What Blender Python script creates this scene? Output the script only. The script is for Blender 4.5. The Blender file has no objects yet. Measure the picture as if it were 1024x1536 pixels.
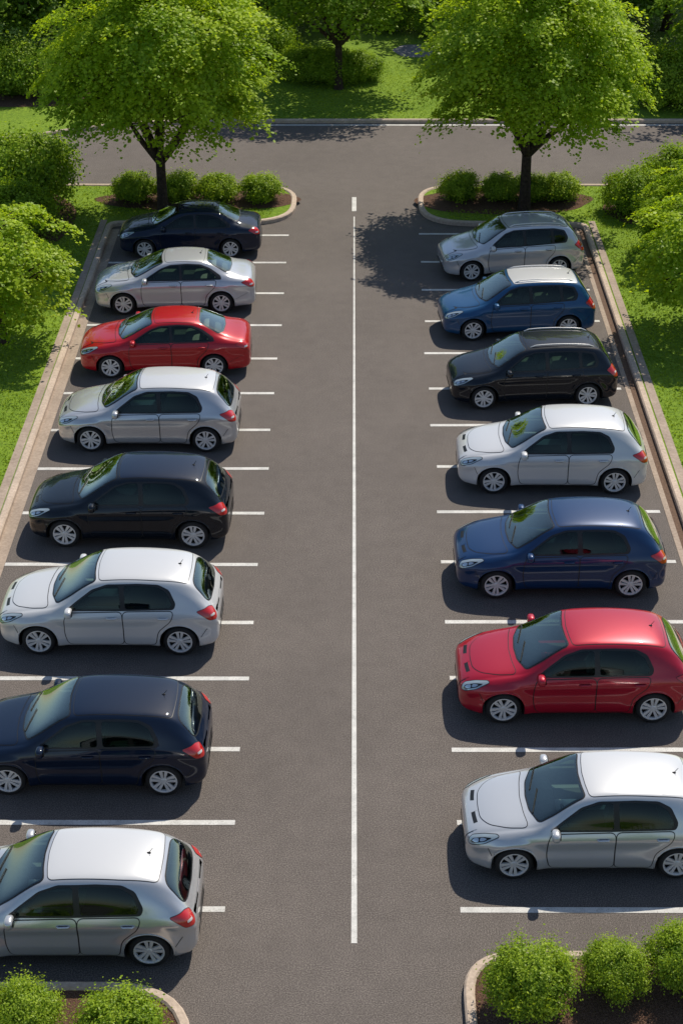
import bpy, bmesh, math, random
import numpy as np
from mathutils import Vector, Matrix, noise
from mathutils.bvhtree import BVHTree
from mathutils.geometry import delaunay_2d_cdt
random.seed(4); rng = np.random.default_rng(4)
scene = bpy.context.scene
C = scene.collection
R = math.radians
# ------------------------------------------------------------------ camera
F_PX, TH, HC, CX, CY = 2508.0, R(30), 18.2, 531.0, 768.0
cam_d = bpy.data.cameras.new('camera'); cam = bpy.data.objects.new('camera', cam_d); C.objects.link(cam)
cam.location = (0, 0, HC); cam.rotation_euler = (R(90) - TH, 0, 0)
cam_d.sensor_width = 36; cam_d.lens = F_PX/1536*36; cam_d.shift_x = -19/1536
cam_d.clip_end = 5000
scene.camera = cam
def G(px, py, z=0.0):
    vx = (px-CX)/F_PX; vy = -(py-CY)/F_PX
    d = (vx, math.cos(TH)+vy*math.sin(TH), -math.sin(TH)+vy*math.cos(TH))
    t = (HC-z)/-d[2]
    return Vector((d[0]*t, d[1]*t, z))
# ------------------------------------------------------------------ light
EL, AZ = R(52), R(29)
sd = bpy.data.lights.new('sun', 'SUN'); sun = bpy.data.objects.new('sun', sd); C.objects.link(sun)
sd.energy = 5.0; sd.angle = R(.5); sd.color = (1, .92, .79)
dirv = Vector((-math.sin(AZ)*math.cos(EL), -math.cos(AZ)*math.cos(EL), -math.sin(EL)))
sun.rotation_euler = dirv.to_track_quat('-Z', 'Y').to_euler()
w = bpy.data.worlds.new('World'); scene.world = w; w.use_nodes = True
nt = w.node_tree; bg = nt.nodes['Background']
sk = nt.nodes.new('ShaderNodeTexSky'); sk.sky_type = 'NISHITA'; sk.sun_disc = False
sk.sun_elevation = EL; sk.sun_rotation = AZ; sk.dust_density = .6
nt.links.new(sk.outputs[0], bg.inputs[0]); bg.inputs[1].default_value = .12
scene.view_settings.view_transform = 'Standard'; scene.view_settings.look = 'None'; scene.view_settings.exposure = 0
# ------------------------------------------------------------------ materials
def mat(name, col=(.5,.5,.5), rough=.6, metal=0, coat=0, spec=.5):
    m = bpy.data.materials.new(name); m.use_nodes = True
    b = m.node_tree.nodes['Principled BSDF']
    b.inputs['Base Color'].default_value = (*col, 1); b.inputs['Roughness'].default_value = rough
    b.inputs['Metallic'].default_value = metal; b.inputs['Coat Weight'].default_value = coat
    b.inputs['Coat Roughness'].default_value = .03; b.inputs['Specular IOR Level'].default_value = spec
    return m, b
def noise_mat(name, layers, rough=.9, bump=None, spec=.3):
    """layers: list of (scale, detail, [(pos,col)...], factor)"""
    m, b = mat(name, rough=rough, spec=spec); t = m.node_tree; N = t.nodes; L = t.links
    tc = N.new('ShaderNodeTexCoord'); cur = None
    for sc, det, stops, fac in layers:
        n = N.new('ShaderNodeTexNoise'); n.inputs['Scale'].default_value = sc; n.inputs['Detail'].default_value = det
        n.inputs['Roughness'].default_value = .65
        L.new(tc.outputs['Object'], n.inputs['Vector'])
        r = N.new('ShaderNodeValToRGB'); e = r.color_ramp.elements
        while len(e) < len(stops): e.new(.5)
        for k, (p, c) in enumerate(stops): e[k].position = p; e[k].color = (*c, 1)
        L.new(n.outputs['Fac'], r.inputs[0])
        if cur is None: cur = r.outputs[0]
        else:
            mx = N.new('ShaderNodeMix'); mx.data_type = 'RGBA'; mx.blend_type = 'MULTIPLY'; mx.inputs[0].default_value = fac
            L.new(cur, mx.inputs[6]); L.new(r.outputs[0], mx.inputs[7]); cur = mx.outputs[2]
    L.new(cur, b.inputs['Base Color'])
    if bump:
        n = N.new('ShaderNodeTexNoise'); n.inputs['Scale'].default_value = bump[0]; n.inputs['Detail'].default_value = 4
        L.new(tc.outputs['Object'], n.inputs['Vector'])
        bp = N.new('ShaderNodeBump'); bp.inputs['Strength'].default_value = bump[1]; bp.inputs['Distance'].default_value = bump[2]
        L.new(n.outputs['Fac'], bp.inputs['Height']); L.new(bp.outputs[0], b.inputs['Normal'])
    return m
g1 = lambda v: (v, v, v)
M_asph = noise_mat('asphalt', [(48, 5, [(.34, (.058,.049,.043)), (.5, (.130,.111,.099)), (.66, (.24,.210,.187))], 1),
                               (.35, 4, [(.3, g1(.84)), (.7, g1(1))], 1), (3.0, 5, [(.35, g1(.90)), (.6, g1(1))], 1)], .88, (90, .4, .01))
M_lawn = noise_mat('lawn_grass', [(9, 6, [(.3, (.105,.180,.012)), (.55, (.205,.315,.020)), (.75, (.29,.39,.034))], 1),
                             (.5, 4, [(.3, (.66,.74,.62)), (.65, g1(1))], 1)], .95, (40, .8, .05))
M_conc = noise_mat('kerb_concrete', [(14, 5, [(.3, (.42,.33,.255)), (.7, (.64,.515,.41))], 1), (1.2, 4, [(.3, g1(.76)), (.7, g1(1))], 1)], .9, (60, .3, .01))
M_conc2 = noise_mat('gutter_concrete', [(14, 5, [(.3, (.31,.24,.185)), (.7, (.46,.37,.295))], 1), (1.2, 4, [(.3, g1(.72)), (.7, g1(1))], 1)], .9, (60, .3, .01))
M_brown = noise_mat('brown_paving', [(20, 5, [(.3, (.08,.048,.032)), (.7, (.17,.105,.07))], 1)], .9, (60, .3, .01))
M_line = noise_mat('line_paint', [(40, 6, [(.30, (.25,.24,.22)), (.44, (.58,.57,.54)), (.8, (.68,.67,.64))], 1), (3, 4, [(.3, g1(.72)), (.6, g1(1))], 1)], .7)
M_mulch = noise_mat('mulch', [(35, 6, [(.3, (.045,.022,.013)), (.5, (.13,.07,.044)), (.75, (.25,.15,.10))], 1)], 1, (45, 1, .06))
M_bark = noise_mat('bark', [(12, 6, [(.3, (.022,.015,.011)), (.7, (.085,.058,.042))], 1)], .95, (30, 1, .05))
M_path = noise_mat('path_stone', [(2, 2, [(.3, (.20,.19,.20)), (.7, (.26,.25,.26))], 1)], .9)
def leaf_mat(name, dark, light, trans):
    m = bpy.data.materials.new(name); m.use_nodes = True; t = m.node_tree; N = t.nodes; L = t.links
    N.remove(N['Principled BSDF']); out = N['Material Output']
    a = N.new('ShaderNodeAttribute'); a.attribute_name = 'tint'
    r = N.new('ShaderNodeValToRGB'); r.color_ramp.elements[0].color = (*dark, 1); r.color_ramp.elements[1].color = (*light, 1)
    L.new(a.outputs['Fac'], r.inputs[0])
    d = N.new('ShaderNodeBsdfDiffuse'); tr = N.new('ShaderNodeBsdfTranslucent'); gl = N.new('ShaderNodeBsdfGlossy')
    gl.inputs['Roughness'].default_value = .45
    L.new(r.outputs[0], d.inputs[0])
    hs = N.new('ShaderNodeMix'); hs.data_type = 'RGBA'; hs.blend_type = 'MULTIPLY'; hs.inputs[0].default_value = 1
    L.new(r.outputs[0], hs.inputs[6]); hs.inputs[7].default_value = (1.4, 1.3, .5, 1); L.new(hs.outputs[2], tr.inputs[0])
    m1 = N.new('ShaderNodeMixShader'); m1.inputs[0].default_value = trans
    L.new(d.outputs[0], m1.inputs[1]); L.new(tr.outputs[0], m1.inputs[2])
    m2 = N.new('ShaderNodeMixShader'); m2.inputs[0].default_value = .015
    L.new(m1.outputs[0], m2.inputs[1]); L.new(gl.outputs[0], m2.inputs[2]); L.new(m2.outputs[0], out.inputs[0])
    return m
M_leaf = leaf_mat('maple_leaves', (.18,.31,.013), (.49,.62,.038), .5)
M_leafd = leaf_mat('dark_leaves', (.070,.145,.012), (.22,.34,.025), .38)
M_leafm = leaf_mat('mid_leaves', (.12,.22,.012), (.34,.48,.030), .42)
M_leafb = leaf_mat('shrub_leaves', (.13,.235,.014), (.38,.50,.035), .42)
M_blade = leaf_mat('grass_blades', (.12,.21,.013), (.32,.44,.03), .35)
def glass_mat(name, tint, boost, base):
    m = bpy.data.materials.new(name); m.use_nodes = True; t = m.node_tree; N = t.nodes; L = t.links
    N.remove(N['Principled BSDF']); out = N['Material Output']
    tr = N.new('ShaderNodeBsdfTransparent'); tr.inputs[0].default_value = (*tint, 1)
    gl = N.new('ShaderNodeBsdfGlossy'); gl.inputs['Roughness'].default_value = .015; gl.inputs[0].default_value = (.88,1,.94,1)
    fr = N.new('ShaderNodeFresnel'); fr.inputs[0].default_value = 1.5
    ma = N.new('ShaderNodeMath'); ma.operation = 'MULTIPLY_ADD'; ma.inputs[1].default_value = boost; ma.inputs[2].default_value = base
    L.new(fr.outputs[0], ma.inputs[0]); mx = N.new('ShaderNodeMixShader'); L.new(ma.outputs[0], mx.inputs[0])
    L.new(tr.outputs[0], mx.inputs[1]); L.new(gl.outputs[0], mx.inputs[2]); L.new(mx.outputs[0], out.inputs[0]); return m
M_glass = glass_mat('side_glass', (.24,.35,.29), .9, 0)
M_wind = glass_mat('windscreen_glass', (.66,.79,.73), 2.4, .04)
M_int = noise_mat('cabin_trim', [(6, 3, [(.3, (.09,.09,.085)), (.7, (.16,.157,.148))], 1)], .85)
M_seat = noise_mat('seat_fabric', [(25, 3, [(.3, (.22,.215,.195)), (.7, (.35,.34,.315))], 1)], .95)
M_dglass, _ = mat('dark_lens', (.01,.012,.012), .05)
M_black, _ = mat('black_trim', (.008,.008,.009), .45)
M_tyre, _ = mat('tyre_rubber', (.014,.014,.015), .8)
M_rim, _ = mat('alloy_rim', (.72,.71,.70), .35, .25)
M_well, _ = mat('wheel_well', (.006,.006,.006), .9)
M_head, _ = mat('headlight_lens', (.42,.50,.53), .08, .35, 1)
M_refl, _ = mat('lamp_reflector', (.62,.66,.68), .12, .9)
M_tail, _ = mat('taillight_lens', (.55,.012,.010), .15, 0, 1)
M_tailw, _ = mat('reverse_lens', (.65,.6,.58), .15, 0, 1)
PAINT = {}
for n, c, r, me, ct, sp in [('silver', (.54,.545,.555), .22, .5, 1, .5), ('white', (.58,.585,.59), .28, .15, 1, .5), ('white_silver', (.555,.565,.575), .22, .4, 1, .5), ('black', (.0015,.005,.011), .5, 0, .9, .08),
                    ('navy', (.0018,.0085,.027), .5, 0, .9, .08), ('blue', (.002,.027,.095), .35, .15, .9, .25), ('steel_blue', (.006,.066,.17), .35, .25, .9, .3),
                    ('red', (.42,.002,.009), .35, .15, .9, .3), ('crimson', (.38,.002,.020), .35, .2, .9, .3)]:
    PAINT[n] = mat('paint_'+n, c, r, me, ct, sp)[0]
# ------------------------------------------------------------------ object helpers
def tag(o, label=None, cat=None, group=None, kind=None):
    if label: o['label'] = label
    if cat: o['category'] = cat
    if group: o['group'] = group
    if kind: o['kind'] = kind
    return o
def empty(name, loc, rz=0):
    o = bpy.data.objects.new(name, None); C.objects.link(o); o.location = loc; o.rotation_euler = (0,0,rz); o.empty_display_size = .3
    return o
def mkobj(name, verts, faces, mats, parent=None, smooth=False, fm=None):
    me = bpy.data.meshes.new(name); me.from_pydata([tuple(v) for v in verts], [], faces)
    for m in (mats if isinstance(mats, (list, tuple)) else [mats]): me.materials.append(m)
    if fm is not None: me.polygons.foreach_set('material_index', fm)
    if smooth: me.polygons.foreach_set('use_smooth', [True]*len(me.polygons))
    me.update()
    o = bpy.data.objects.new(name, me); C.objects.link(o)
    if parent: o.parent = parent
    return o
class MB:
    def __init__(s): s.v = []; s.f = []
    def add(s, v, f):
        n = len(s.v); s.v += [tuple(p) for p in v]; s.f += [tuple(i+n for i in q) for q in f]
    def tube(s, pts, rad, n=6):
        pts = [Vector(p) for p in pts]; rings = []
        up = Vector((0,0,1))
        for i, p in enumerate(pts):
            t = (pts[min(i+1,len(pts)-1)]-pts[max(i-1,0)]).normalized()
            a = t.cross(up if abs(t.z) < .9 else Vector((1,0,0))).normalized(); b = t.cross(a)
            rings.append([p+(a*math.cos(2*math.pi*k/n)+b*math.sin(2*math.pi*k/n))*rad[i] for k in range(n)])
        v = [q for r in rings for q in r]; f = []
        for i in range(len(pts)-1):
            for k in range(n): f.append((i*n+k, i*n+(k+1)%n, (i+1)*n+(k+1)%n, (i+1)*n+k))
        f.append(tuple(range(n))[::-1]); f.append(tuple((len(pts)-1)*n+k for k in range(n)))
        s.add(v, f)
    def lathe_y(s, prof, n=32):   # prof: (r, y)
        v = []; f = []
        for r, y in prof:
            for k in range(n):
                a = 2*math.pi*k/n; v.append((r*math.cos(a), y, r*math.sin(a)))
        for i in range(len(prof)-1):
            for k in range(n): f.append((i*n+k, (i+1)*n+k, (i+1)*n+(k+1)%n, i*n+(k+1)%n))
        s.add(v, f)
    def ellipsoid(s, c, r, nu=12, nv=8, pw=1.0, lean=0):
        v = []; f = []
        for j in range(nv+1):
            t = -math.pi/2+math.pi*j/nv
            for i in range(nu):
                a = 2*math.pi*i/nu
                sg = lambda q: math.copysign(abs(q)**pw, q)
                z = r[2]*sg(math.sin(t))
                v.append((c[0]+r[0]*sg(math.cos(t))*sg(math.cos(a))+z*lean, c[1]+r[1]*sg(math.cos(t))*sg(math.sin(a)), c[2]+z))
        for j in range(nv):
            for i in range(nu): f.append((j*nu+i, j*nu+(i+1)%nu, (j+1)*nu+(i+1)%nu, (j+1)*nu+i))
        s.add(v, f)
    def build(s, name, m, parent=None, smooth=False): return mkobj(name, s.v, s.f, m, parent, smooth)
def copy_tree(o, parent=None):
    c = o.copy(); C.objects.link(c); c.parent = parent
    for ch in list(o.children): copy_tree(ch, c)
    return c
# ------------------------------------------------------------------ 2D polygons
def rnd(pts, r, n=5, closed=True):
    out = []; N = len(pts); rr = r if isinstance(r, (list, tuple)) else [r]*N
    for i in range(N):
        p = Vector(pts[i])
        if not closed and i in (0, N-1): out.append(tuple(p)); continue
        a = Vector(pts[i-1])-p; b = Vector(pts[(i+1) % N])-p
        d = min(rr[i], a.length*.48, b.length*.48)
        if d < 1e-4: out.append(tuple(p)); continue
        A = p+a.normalized()*d; B = p+b.normalized()*d
        for k in range(n+1):
            t = k/n; q = A*(1-t)**2+p*2*t*(1-t)+B*t*t; out.append(tuple(q))
    return out
def resamp(pts, step, closed=True):
    out = []; N = len(pts)
    for i in range(N if closed else N-1):
        a = Vector(pts[i]); b = Vector(pts[(i+1) % N]); L = (b-a).length; k = max(1, int(math.ceil(L/step)))
        for j in range(k): out.append(tuple(a.lerp(b, j/k)))
    if not closed: out.append(tuple(pts[-1]))
    return out
def area(p): return sum(p[i-1][0]*p[i][1]-p[i][0]*p[i-1][1] for i in range(len(p)))/2
def grow(pts, d):
    N = len(pts); sg = 1 if area(pts) > 0 else -1; out = []
    for i in range(N):
        t = (Vector(pts[(i+1) % N])-Vector(pts[i-1]))
        if t.length < 1e-9: out.append(pts[i]); continue
        t.normalize(); out.append((pts[i][0]+t.y*d*sg, pts[i][1]-t.x*d*sg))
    return out
def inside(p, poly):
    c = False; j = len(poly)-1
    for i in range(len(poly)):
        if (poly[i][1] > p[1]) != (poly[j][1] > p[1]) and p[0] < (poly[j][0]-poly[i][0])*(p[1]-poly[i][1])/(poly[j][1]-poly[i][1])+poly[i][0]: c = not c
        j = i
    return c
# ------------------------------------------------------------------ ground
def sheet(name, pts, z, m, label, cat, zb=None):
    n = len(pts)
    if area(pts) < 0: pts = pts[::-1]
    vs, es, fs, *_ = delaunay_2d_cdt([Vector(p) for p in pts], [], [list(range(n))], 1, 1e-5)
    v = [(p.x, p.y, z) for p in vs]; f = [tuple(q) for q in fs]
    if zb is not None:
        k = len(v); v += [(p[0], p[1], zb) for p in pts] + [(p[0], p[1], z) for p in pts]
        f += [(k+i, k+(i+1) % n, k+n+(i+1) % n, k+n+i) for i in range(n)]
    o = mkobj(name, v, f, m); return tag(o, label, cat, kind='structure')
def rect(x0, x1, y0, y1): return [(x0,y0),(x1,y0),(x1,y1),(x0,y1)]
sheet('ground', rect(-1500,1500,-1500,1500), -.02, M_lawn, 'wide green ground reaching out beyond the car park', 'ground')
sheet('car_park_surface', rect(-70,70,-30,60.2), 0, M_asph, 'grey asphalt surface of the car park and the road across its far end', 'asphalt')
XL, XR = -7.55, 7.12
Ya, Yb = G(300,338).y, G(300,284).y
Yr, Yr2 = G(700,340).y, G(700,284).y
left_path = rnd([(XL,2),(XL,Ya),(-1.95,Ya+.1),(-1.9,Yb),(XL,Yb+.1),(-14,Yb+.2),(-60,Yb+.2)], [0,.35,1.5,1.3,.5,.5,0], 8, False)
right_path = rnd([(XR,2),(XR,Yr),(2.15,Yr+.15),(2.1,Yr2),(XR,Yr2+.1),(14,Yr2+.1),(60,Yr2+.1)], [0,.35,1.5,1.3,.5,.5,0], 8, False)
def dedupe(p):
    o = [p[0]]
    for q in p[1:]:
        if (Vector(q)-Vector(o[-1])).length > 1e-3: o.append(q)
    return o
left_path = dedupe(left_path); right_path = dedupe(right_path)
sheet('left_lawn', left_path+[(-60,2)], .10, M_lawn, 'green lawn on the left of the bays, running into the rounded planted island', 'lawn', 0)
sheet('right_lawn', right_path+[(60,2)], .10, M_lawn, 'green lawn on the right of the bays, running into the rounded planted island', 'lawn', 0)
yfar = G(600,184).y
far_path = dedupe(rnd([(60,yfar),(-3,yfar),(-8.5,yfar-.2),(-12.5,G(60,215).y),(-60,G(60,232).y)], [0,1,3,3,0], 6, False))
sheet('far_lawn', far_path+[(-60,140),(60,140)], .10, M_lawn, 'green lawn beyond the road, shaded by the trees at the back', 'lawn', 0)
def kerb(name, path, wd, h, m, label, z0=0, off=0.0, bev=.03):
    """swept strip along an open path; off moves it to the left of travel"""
    P = [Vector(p) for p in resamp(path, 1.5, False)]; n = len(P); v = []; f = []
    prof = [(-wd/2,z0),(-wd/2,h-bev),(-wd/2+bev,h),(wd/2-bev,h),(wd/2,h-bev),(wd/2,z0)] if h-z0 > .05 else [(-wd/2,h),(wd/2,h)]
    K = len(prof)
    for i in range(n):
        t = (P[min(i+1,n-1)]-P[max(i-1,0)]).normalized(); nn = Vector((-t.y, t.x))
        if 0 < i < n-1:
            t1 = (P[i]-P[i-1]).normalized(); c = max(.6, nn.dot(Vector((-t1.y, t1.x))))
        else: c = 1
        for a, z in prof: q = P[i]+nn*((a+off)/c); v.append((q.x, q.y, z))
    for i in range(n-1):
        for k in range(K-1): f.append((i*K+k, (i+1)*K+k, (i+1)*K+k+1, i*K+k+1))
    return tag(mkobj(name, v, f, m), label, 'kerb', kind='structure')
kerb('kerb', left_path, .17, .135, M_conc, 'tan concrete kerb round the left lawn and island')
kerb('kerb', right_path, .17, .135, M_conc, 'tan concrete kerb round the right lawn and island')
kerb('kerb', far_path, .16, .135, M_conc, 'pale kerb along the far side of the road')
kerb('gutter', [(XL,2),(XL,Ya-.35)], .26, .006, M_conc2, 'flat concrete gutter inside the left kerb', off=-.215)
kerb('gutter', [(XR,2),(XR,Yr-.35)], .16, .006, M_brown, 'brown paved gutter inside the right kerb', off=.165)
kerb('gutter', [(XR,2),(XR,Yr-.35)], .12, .008, M_conc2, 'pale concrete edging beside the right gutter', off=.305)
kerb('edging', [(XL-.2,2),(XL-.2,Ya+.2)], .2, .11, M_conc2, 'tan paving strip between left kerb and lawn', z0=.104)
kerb('edging', [(XR+.22,2),(XR+.22,Yr+.2)], .2, .11, M_conc2, 'tan paving strip between right kerb and lawn', z0=.104)
# markings
def strip(name, p0, p1, wd, label, z=.005, wd2=None):
    a = Vector(p0[:2]); b = Vector(p1[:2]); t = (b-a).normalized(); n = Vector((-t.y, t.x))*wd/2; n2 = Vector((-t.y, t.x))*(wd2 or wd)/2
    v = [(*(a-n), z), (*(b-n2), z), (*(b+n2), z), (*(a+n), z)]
    return tag(mkobj(name, v, [(0,1,2,3)], M_line), label, 'road marking', kind='structure')
LY = [353,394,440,488,538,590,645,703,770,847,934,1018,1124,1234,1364]
RY = [351,393,435,482,530,583,638,700,768,843,933,1017,1125,1234,1365]
RX = [628,631,632,637,636,643,645,655,655,661,667,674,677,685,690]
for i, y in enumerate(LY):
    wy = G(531,y).y; strip('bay_line', (-7.2, wy+random.uniform(-.02,.02)), (-1.97+random.uniform(-.03,.03), wy), .12, 'white bay line of the left row, number %d from the far end' % (i+1))
for i, y in enumerate(RY):
    wy = G(531,y).y; strip('bay_line', (G(RX[i],y).x, wy), (6.65, wy+random.uniform(-.02,.02)), .12, 'white bay line of the right row, number %d from the far end' % (i+1))
strip('centre_line', (0, G(531,1415).y), (0, G(531,325).y), .088, 'long thin white line down the middle of the aisle', wd2=.04)
strip('centre_line', (0, G(531,317).y), (0, G(531,296).y), .14, 'short wide white dash at the far end of the centre line')
strip('road_line', (-3.5, yfar-.30), (60, yfar-.30), .13, 'white edge line along the far side of the road')
# near islands
def island(pts, r, label):
    pth = dedupe(rnd(pts, r, 8, False))
    sheet('mulch_bed', pth, .09, M_mulch, 'brown mulch bed in the '+label, 'mulch bed', 0)
    kerb('kerb', pth, .16, .135, M_conc, 'rounded tan kerb of the '+label)
island([(1.66,12.5),(1.66,G(531,1440).y),(14,G(531,1440).y+.02),(14,12.5)], [0,.8,0,0], 'bottom right planted island')
island([(-14,12.5),(-14,G(531,1484).y),(-2.35,G(531,1487).y),(-2.3,12.5)], [0,0,1.2,0], 'bottom left planted island')
# mulch patches under hedges and trees
def blob(cx, cy, rx, ry, n=40, a=.12, seed=0):
    return [(cx+rx*math.cos(t)*(1+a*noise.noise((math.cos(t)*1.7, math.sin(t)*1.7, seed))), cy+ry*math.sin(t)*(1+a*noise.noise((math.cos(t)*1.7+5, math.sin(t)*1.7, seed)))) for t in [2*math.pi*k/n for k in range(n)]]
c = G(300,306); sheet('mulch_bed', blob(c.x, c.y+.1, 3.3, 1.0, seed=1), .106, M_mulch, 'brown mulch under the hedge of the left island', 'mulch bed')
c = G(755,308); sheet('mulch_bed', blob(c.x, c.y+.1, 2.8, 1.25, seed=2), .106, M_mulch, 'brown mulch under the hedge of the right island', 'mulch bed')
c = G(90,345); sheet('mulch_bed', blob(c.x-.9, c.y+.4, 1.3, 2.6, seed=3), .106, M_mulch, 'brown mulch beside the shrubs on the left lawn', 'mulch bed')
c = G(950,320); sheet('mulch_bed', blob(c.x+.5, c.y, 1.5, 1.4, seed=4), .106, M_mulch, 'brown mulch under the shrubs on the right lawn', 'mulch bed')
c = G(30,150); sheet('mulch_bed', blob(c.x, c.y, 4, 1.2, seed=5), .106, M_mulch, 'brown mulch under the trees at the far left', 'mulch bed')
c = G(622,80); sheet('path', blob(c.x, c.y, .9, 1.0, seed=6), .106, M_path, 'small grey paved spot seen through the trees at the back', 'path')
# ------------------------------------------------------------------ foliage
def leaf_obj(name, Cn, Nn, S, T, m, parent, asp=.34, extra=None):
    n = len(Cn); Nn = Nn/np.linalg.norm(Nn, axis=1)[:, None]
    t = rng.normal(size=(n,3)); t -= (t*Nn).sum(1)[:, None]*Nn; t /= np.linalg.norm(t, axis=1)[:, None]
    b = np.cross(Nn, t); s = S[:, None]
    V = np.stack([Cn-t*s*.5, Cn+b*s*asp-Nn*s*.08, Cn+t*s*.5, Cn-b*s*asp-Nn*s*.08], 1).reshape(-1, 3)
    tv = np.repeat(T, 4); F = np.arange(4*n).reshape(n, 4)
    if extra is not None:
        ev, ef, et = extra; F = np.vstack([F, ef+len(V)]); V = np.vstack([V, ev]); tv = np.concatenate([tv, np.full(len(ev), et)])
    me = bpy.data.meshes.new(name); me.vertices.add(len(V)); me.vertices.foreach_set('co', V.astype(np.float32).ravel())
    me.loops.add(4*len(F)); me.loops.foreach_set('vertex_index', F.astype(np.int32).ravel())
    me.polygons.add(len(F)); me.polygons.foreach_set('loop_start', np.arange(0, 4*len(F), 4, dtype=np.int32))
    me.update(calc_edges=True)
    at = me.attributes.new('tint', 'FLOAT', 'POINT'); at.data.foreach_set('value', np.clip(tv, 0, 1).astype(np.float32))
    me.materials.append(m); o = bpy.data.objects.new(name, me); C.objects.link(o); o.parent = parent
    return o
def make_tree(seed, Rr, zc, Hu, Hd, ncl, nl, leaf, spray, m, trunk_r, fork, base_lean=0, gap=.5, lump=.25, sep=.5):
    rs = np.random.default_rng(seed); rd = random.Random(seed)
    root = empty('broadleaf_tree', (0,0,0)); cl = []
    tries = 0
    while len(cl) < ncl and tries < 20000:
        tries += 1
        d = rs.normal(size=3); d /= np.linalg.norm(d)
        if d[2] < -.7: continue
        nz = noise.noise(Vector(d)*2.3+Vector((seed, 0, 0)))
        rf = rs.uniform(gap, 1)**.6*(1+lump*nz)
        p = np.array([Rr*d[0]*rf, Rr*d[1]*rf, zc+(Hu if d[2] > 0 else Hd)*d[2]*rf])
        if any(np.linalg.norm((p-q[0])*np.array([.7,.7,1.3])) < spray*sep for q in cl): continue
        cl.append((p, d))
    Cs, Ns, Ss, Ts = [], [], [], []
    for p, d in cl:
        out = d*np.array([1,1,.4]); nrm = out*.5+np.array([0,0,.9])+rs.normal(size=3)*.12; nrm /= np.linalg.norm(nrm)
        t = out-nrm*out.dot(nrm)+rs.normal(size=3)*.05; t /= np.linalg.norm(t); b = np.cross(nrm, t)
        k = int(nl*rs.uniform(.6,1.3)); sp = spray*rs.uniform(.7,1.2)
        ang = rs.uniform(0, 2*np.pi, k); rad = sp*rs.uniform(0,1,k)**.65*(.9+.32*np.sin(ang*5+rs.uniform(0,6)))
        h = rs.normal(size=k)*sp*.08-.25*rad**2/sp
        Cs.append(p+t*(rad*1.15*np.cos(ang))[:,None]+b*(rad*.9*np.sin(ang))[:,None]+nrm*h[:,None])
        Ns.append(nrm+rs.normal(size=(k,3))*.32); Ss.append(leaf*rs.uniform(.6,1.3,k))
        Ts.append(np.clip(rs.uniform(.15,.75)+rs.normal(size=k)*.13, 0, 1))
    leaf_obj('crown', np.vstack(Cs), np.vstack(Ns), np.concatenate(Ss), np.concatenate(Ts), m, root, .40)
    tb = MB(); f = fork
    tb.tube([(0,0,-.05),(0,0,.12),(.02*rd.uniform(-1,1),0,.5),(base_lean*.5,0,f*.7),(base_lean,0,f)], [trunk_r*1.7,trunk_r*1.25,trunk_r*1.0,trunk_r*.88,trunk_r*.85], 10)
    tb.build('trunk', M_bark, root, True)
    bb = MB(); limbs = []
    for i in range(9):
        a = 2*math.pi*(i+rd.uniform(-.25,.25))/8; el = R(rd.uniform(30,64)) if i else R(86)
        L = (Rr*.84 if i else Hu+ (zc-f)*.8)*rd.uniform(.85,1.05)
        pts = []; P = Vector((base_lean, 0, f-.12)); D = Vector((math.cos(a)*math.cos(el), math.sin(a)*math.cos(el), math.sin(el)))
        for k in range(7):
            pts.append(P.copy()); P = P+D*(L/6); D = (D+Vector((rd.uniform(-.13,.13), rd.uniform(-.13,.13), rd.uniform(-.05,.09)))).normalized()
        rr = [trunk_r*.60*(1-k/6.6)+.014 for k in range(7)]
        bb.tube(pts, rr, 6); limbs += [(pts[k], rr[k]) for k in range(1,7)]
    for p, d in cl[::2]:
        P = Vector(p); best = min(limbs, key=lambda q: (q[0]-P).length+.6*max(0, q[0].z-P.z+.3)); q, r0 = best
        mid = q.lerp(P, .5)+Vector((rd.uniform(-.1,.1), rd.uniform(-.1,.1), .12))
        bb.tube([q, mid, P], [r0*.55+.010, r0*.3+.012, .008], 4)
    bb.build('branches', M_bark, root, True)
    return root
def make_shrub(seed, rx, rz, m, ncl=70, nl=90, leaf=.06, name='shrub', lump=.18):
    rs = np.random.default_rng(seed); root = empty(name, (0,0,0)); Cs, Ns, Ss, Ts = [], [], [], []
    for i in range(ncl):
        d = rs.normal(size=3); d /= np.linalg.norm(d); d[2] = abs(d[2]) if rs.random() < .8 else d[2]*.5
        rf = .82*(1+lump*noise.noise(Vector(d)*2.2+Vector((seed*3.1,0,0))))*rs.uniform(.85,1.08)
        p = d*rf*np.array([rx, rx, rz*.60])+np.array([0,0,rz*.40])
        k = int(nl*rs.uniform(.7,1.3)); sp = rx*.25*rs.uniform(.7,1.3)
        q = rs.normal(size=(k,3))*sp*.5+d*np.abs(rs.normal(size=(k,1)))*sp*.35
        Cs.append(p+q); Ns.append(d+np.array([0,0,.4])+rs.normal(size=(k,3))*.5); Ss.append(leaf*rs.uniform(.6,1.3,k))
        Ts.append(np.clip(rs.uniform(.2,.75)+rs.normal(size=k)*.18, 0, 1))
    Cn = np.vstack(Cs); Cn[:,2] = np.maximum(Cn[:,2], .03)
    mb = MB(); mb.ellipsoid((0,0,rz*.40), (rx*.66, rx*.66, rz*.44), 14, 8)  # solid core in the darkest leaf tint, painted shade inside the shrub
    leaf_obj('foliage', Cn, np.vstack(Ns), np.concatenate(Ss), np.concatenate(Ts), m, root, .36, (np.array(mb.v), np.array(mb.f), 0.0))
    sb = MB()
    for k in range(7):
        a = k*.9; sb.tube([(.05*math.cos(a), .05*math.sin(a), -.02), (rx*.35*math.cos(a), rx*.35*math.sin(a), rz*.5), (rx*.7*math.cos(a), rx*.7*math.sin(a), rz*.75)], [.025,.016,.006], 5)
    sb.build('stems', M_bark, root)
    return root
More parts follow.
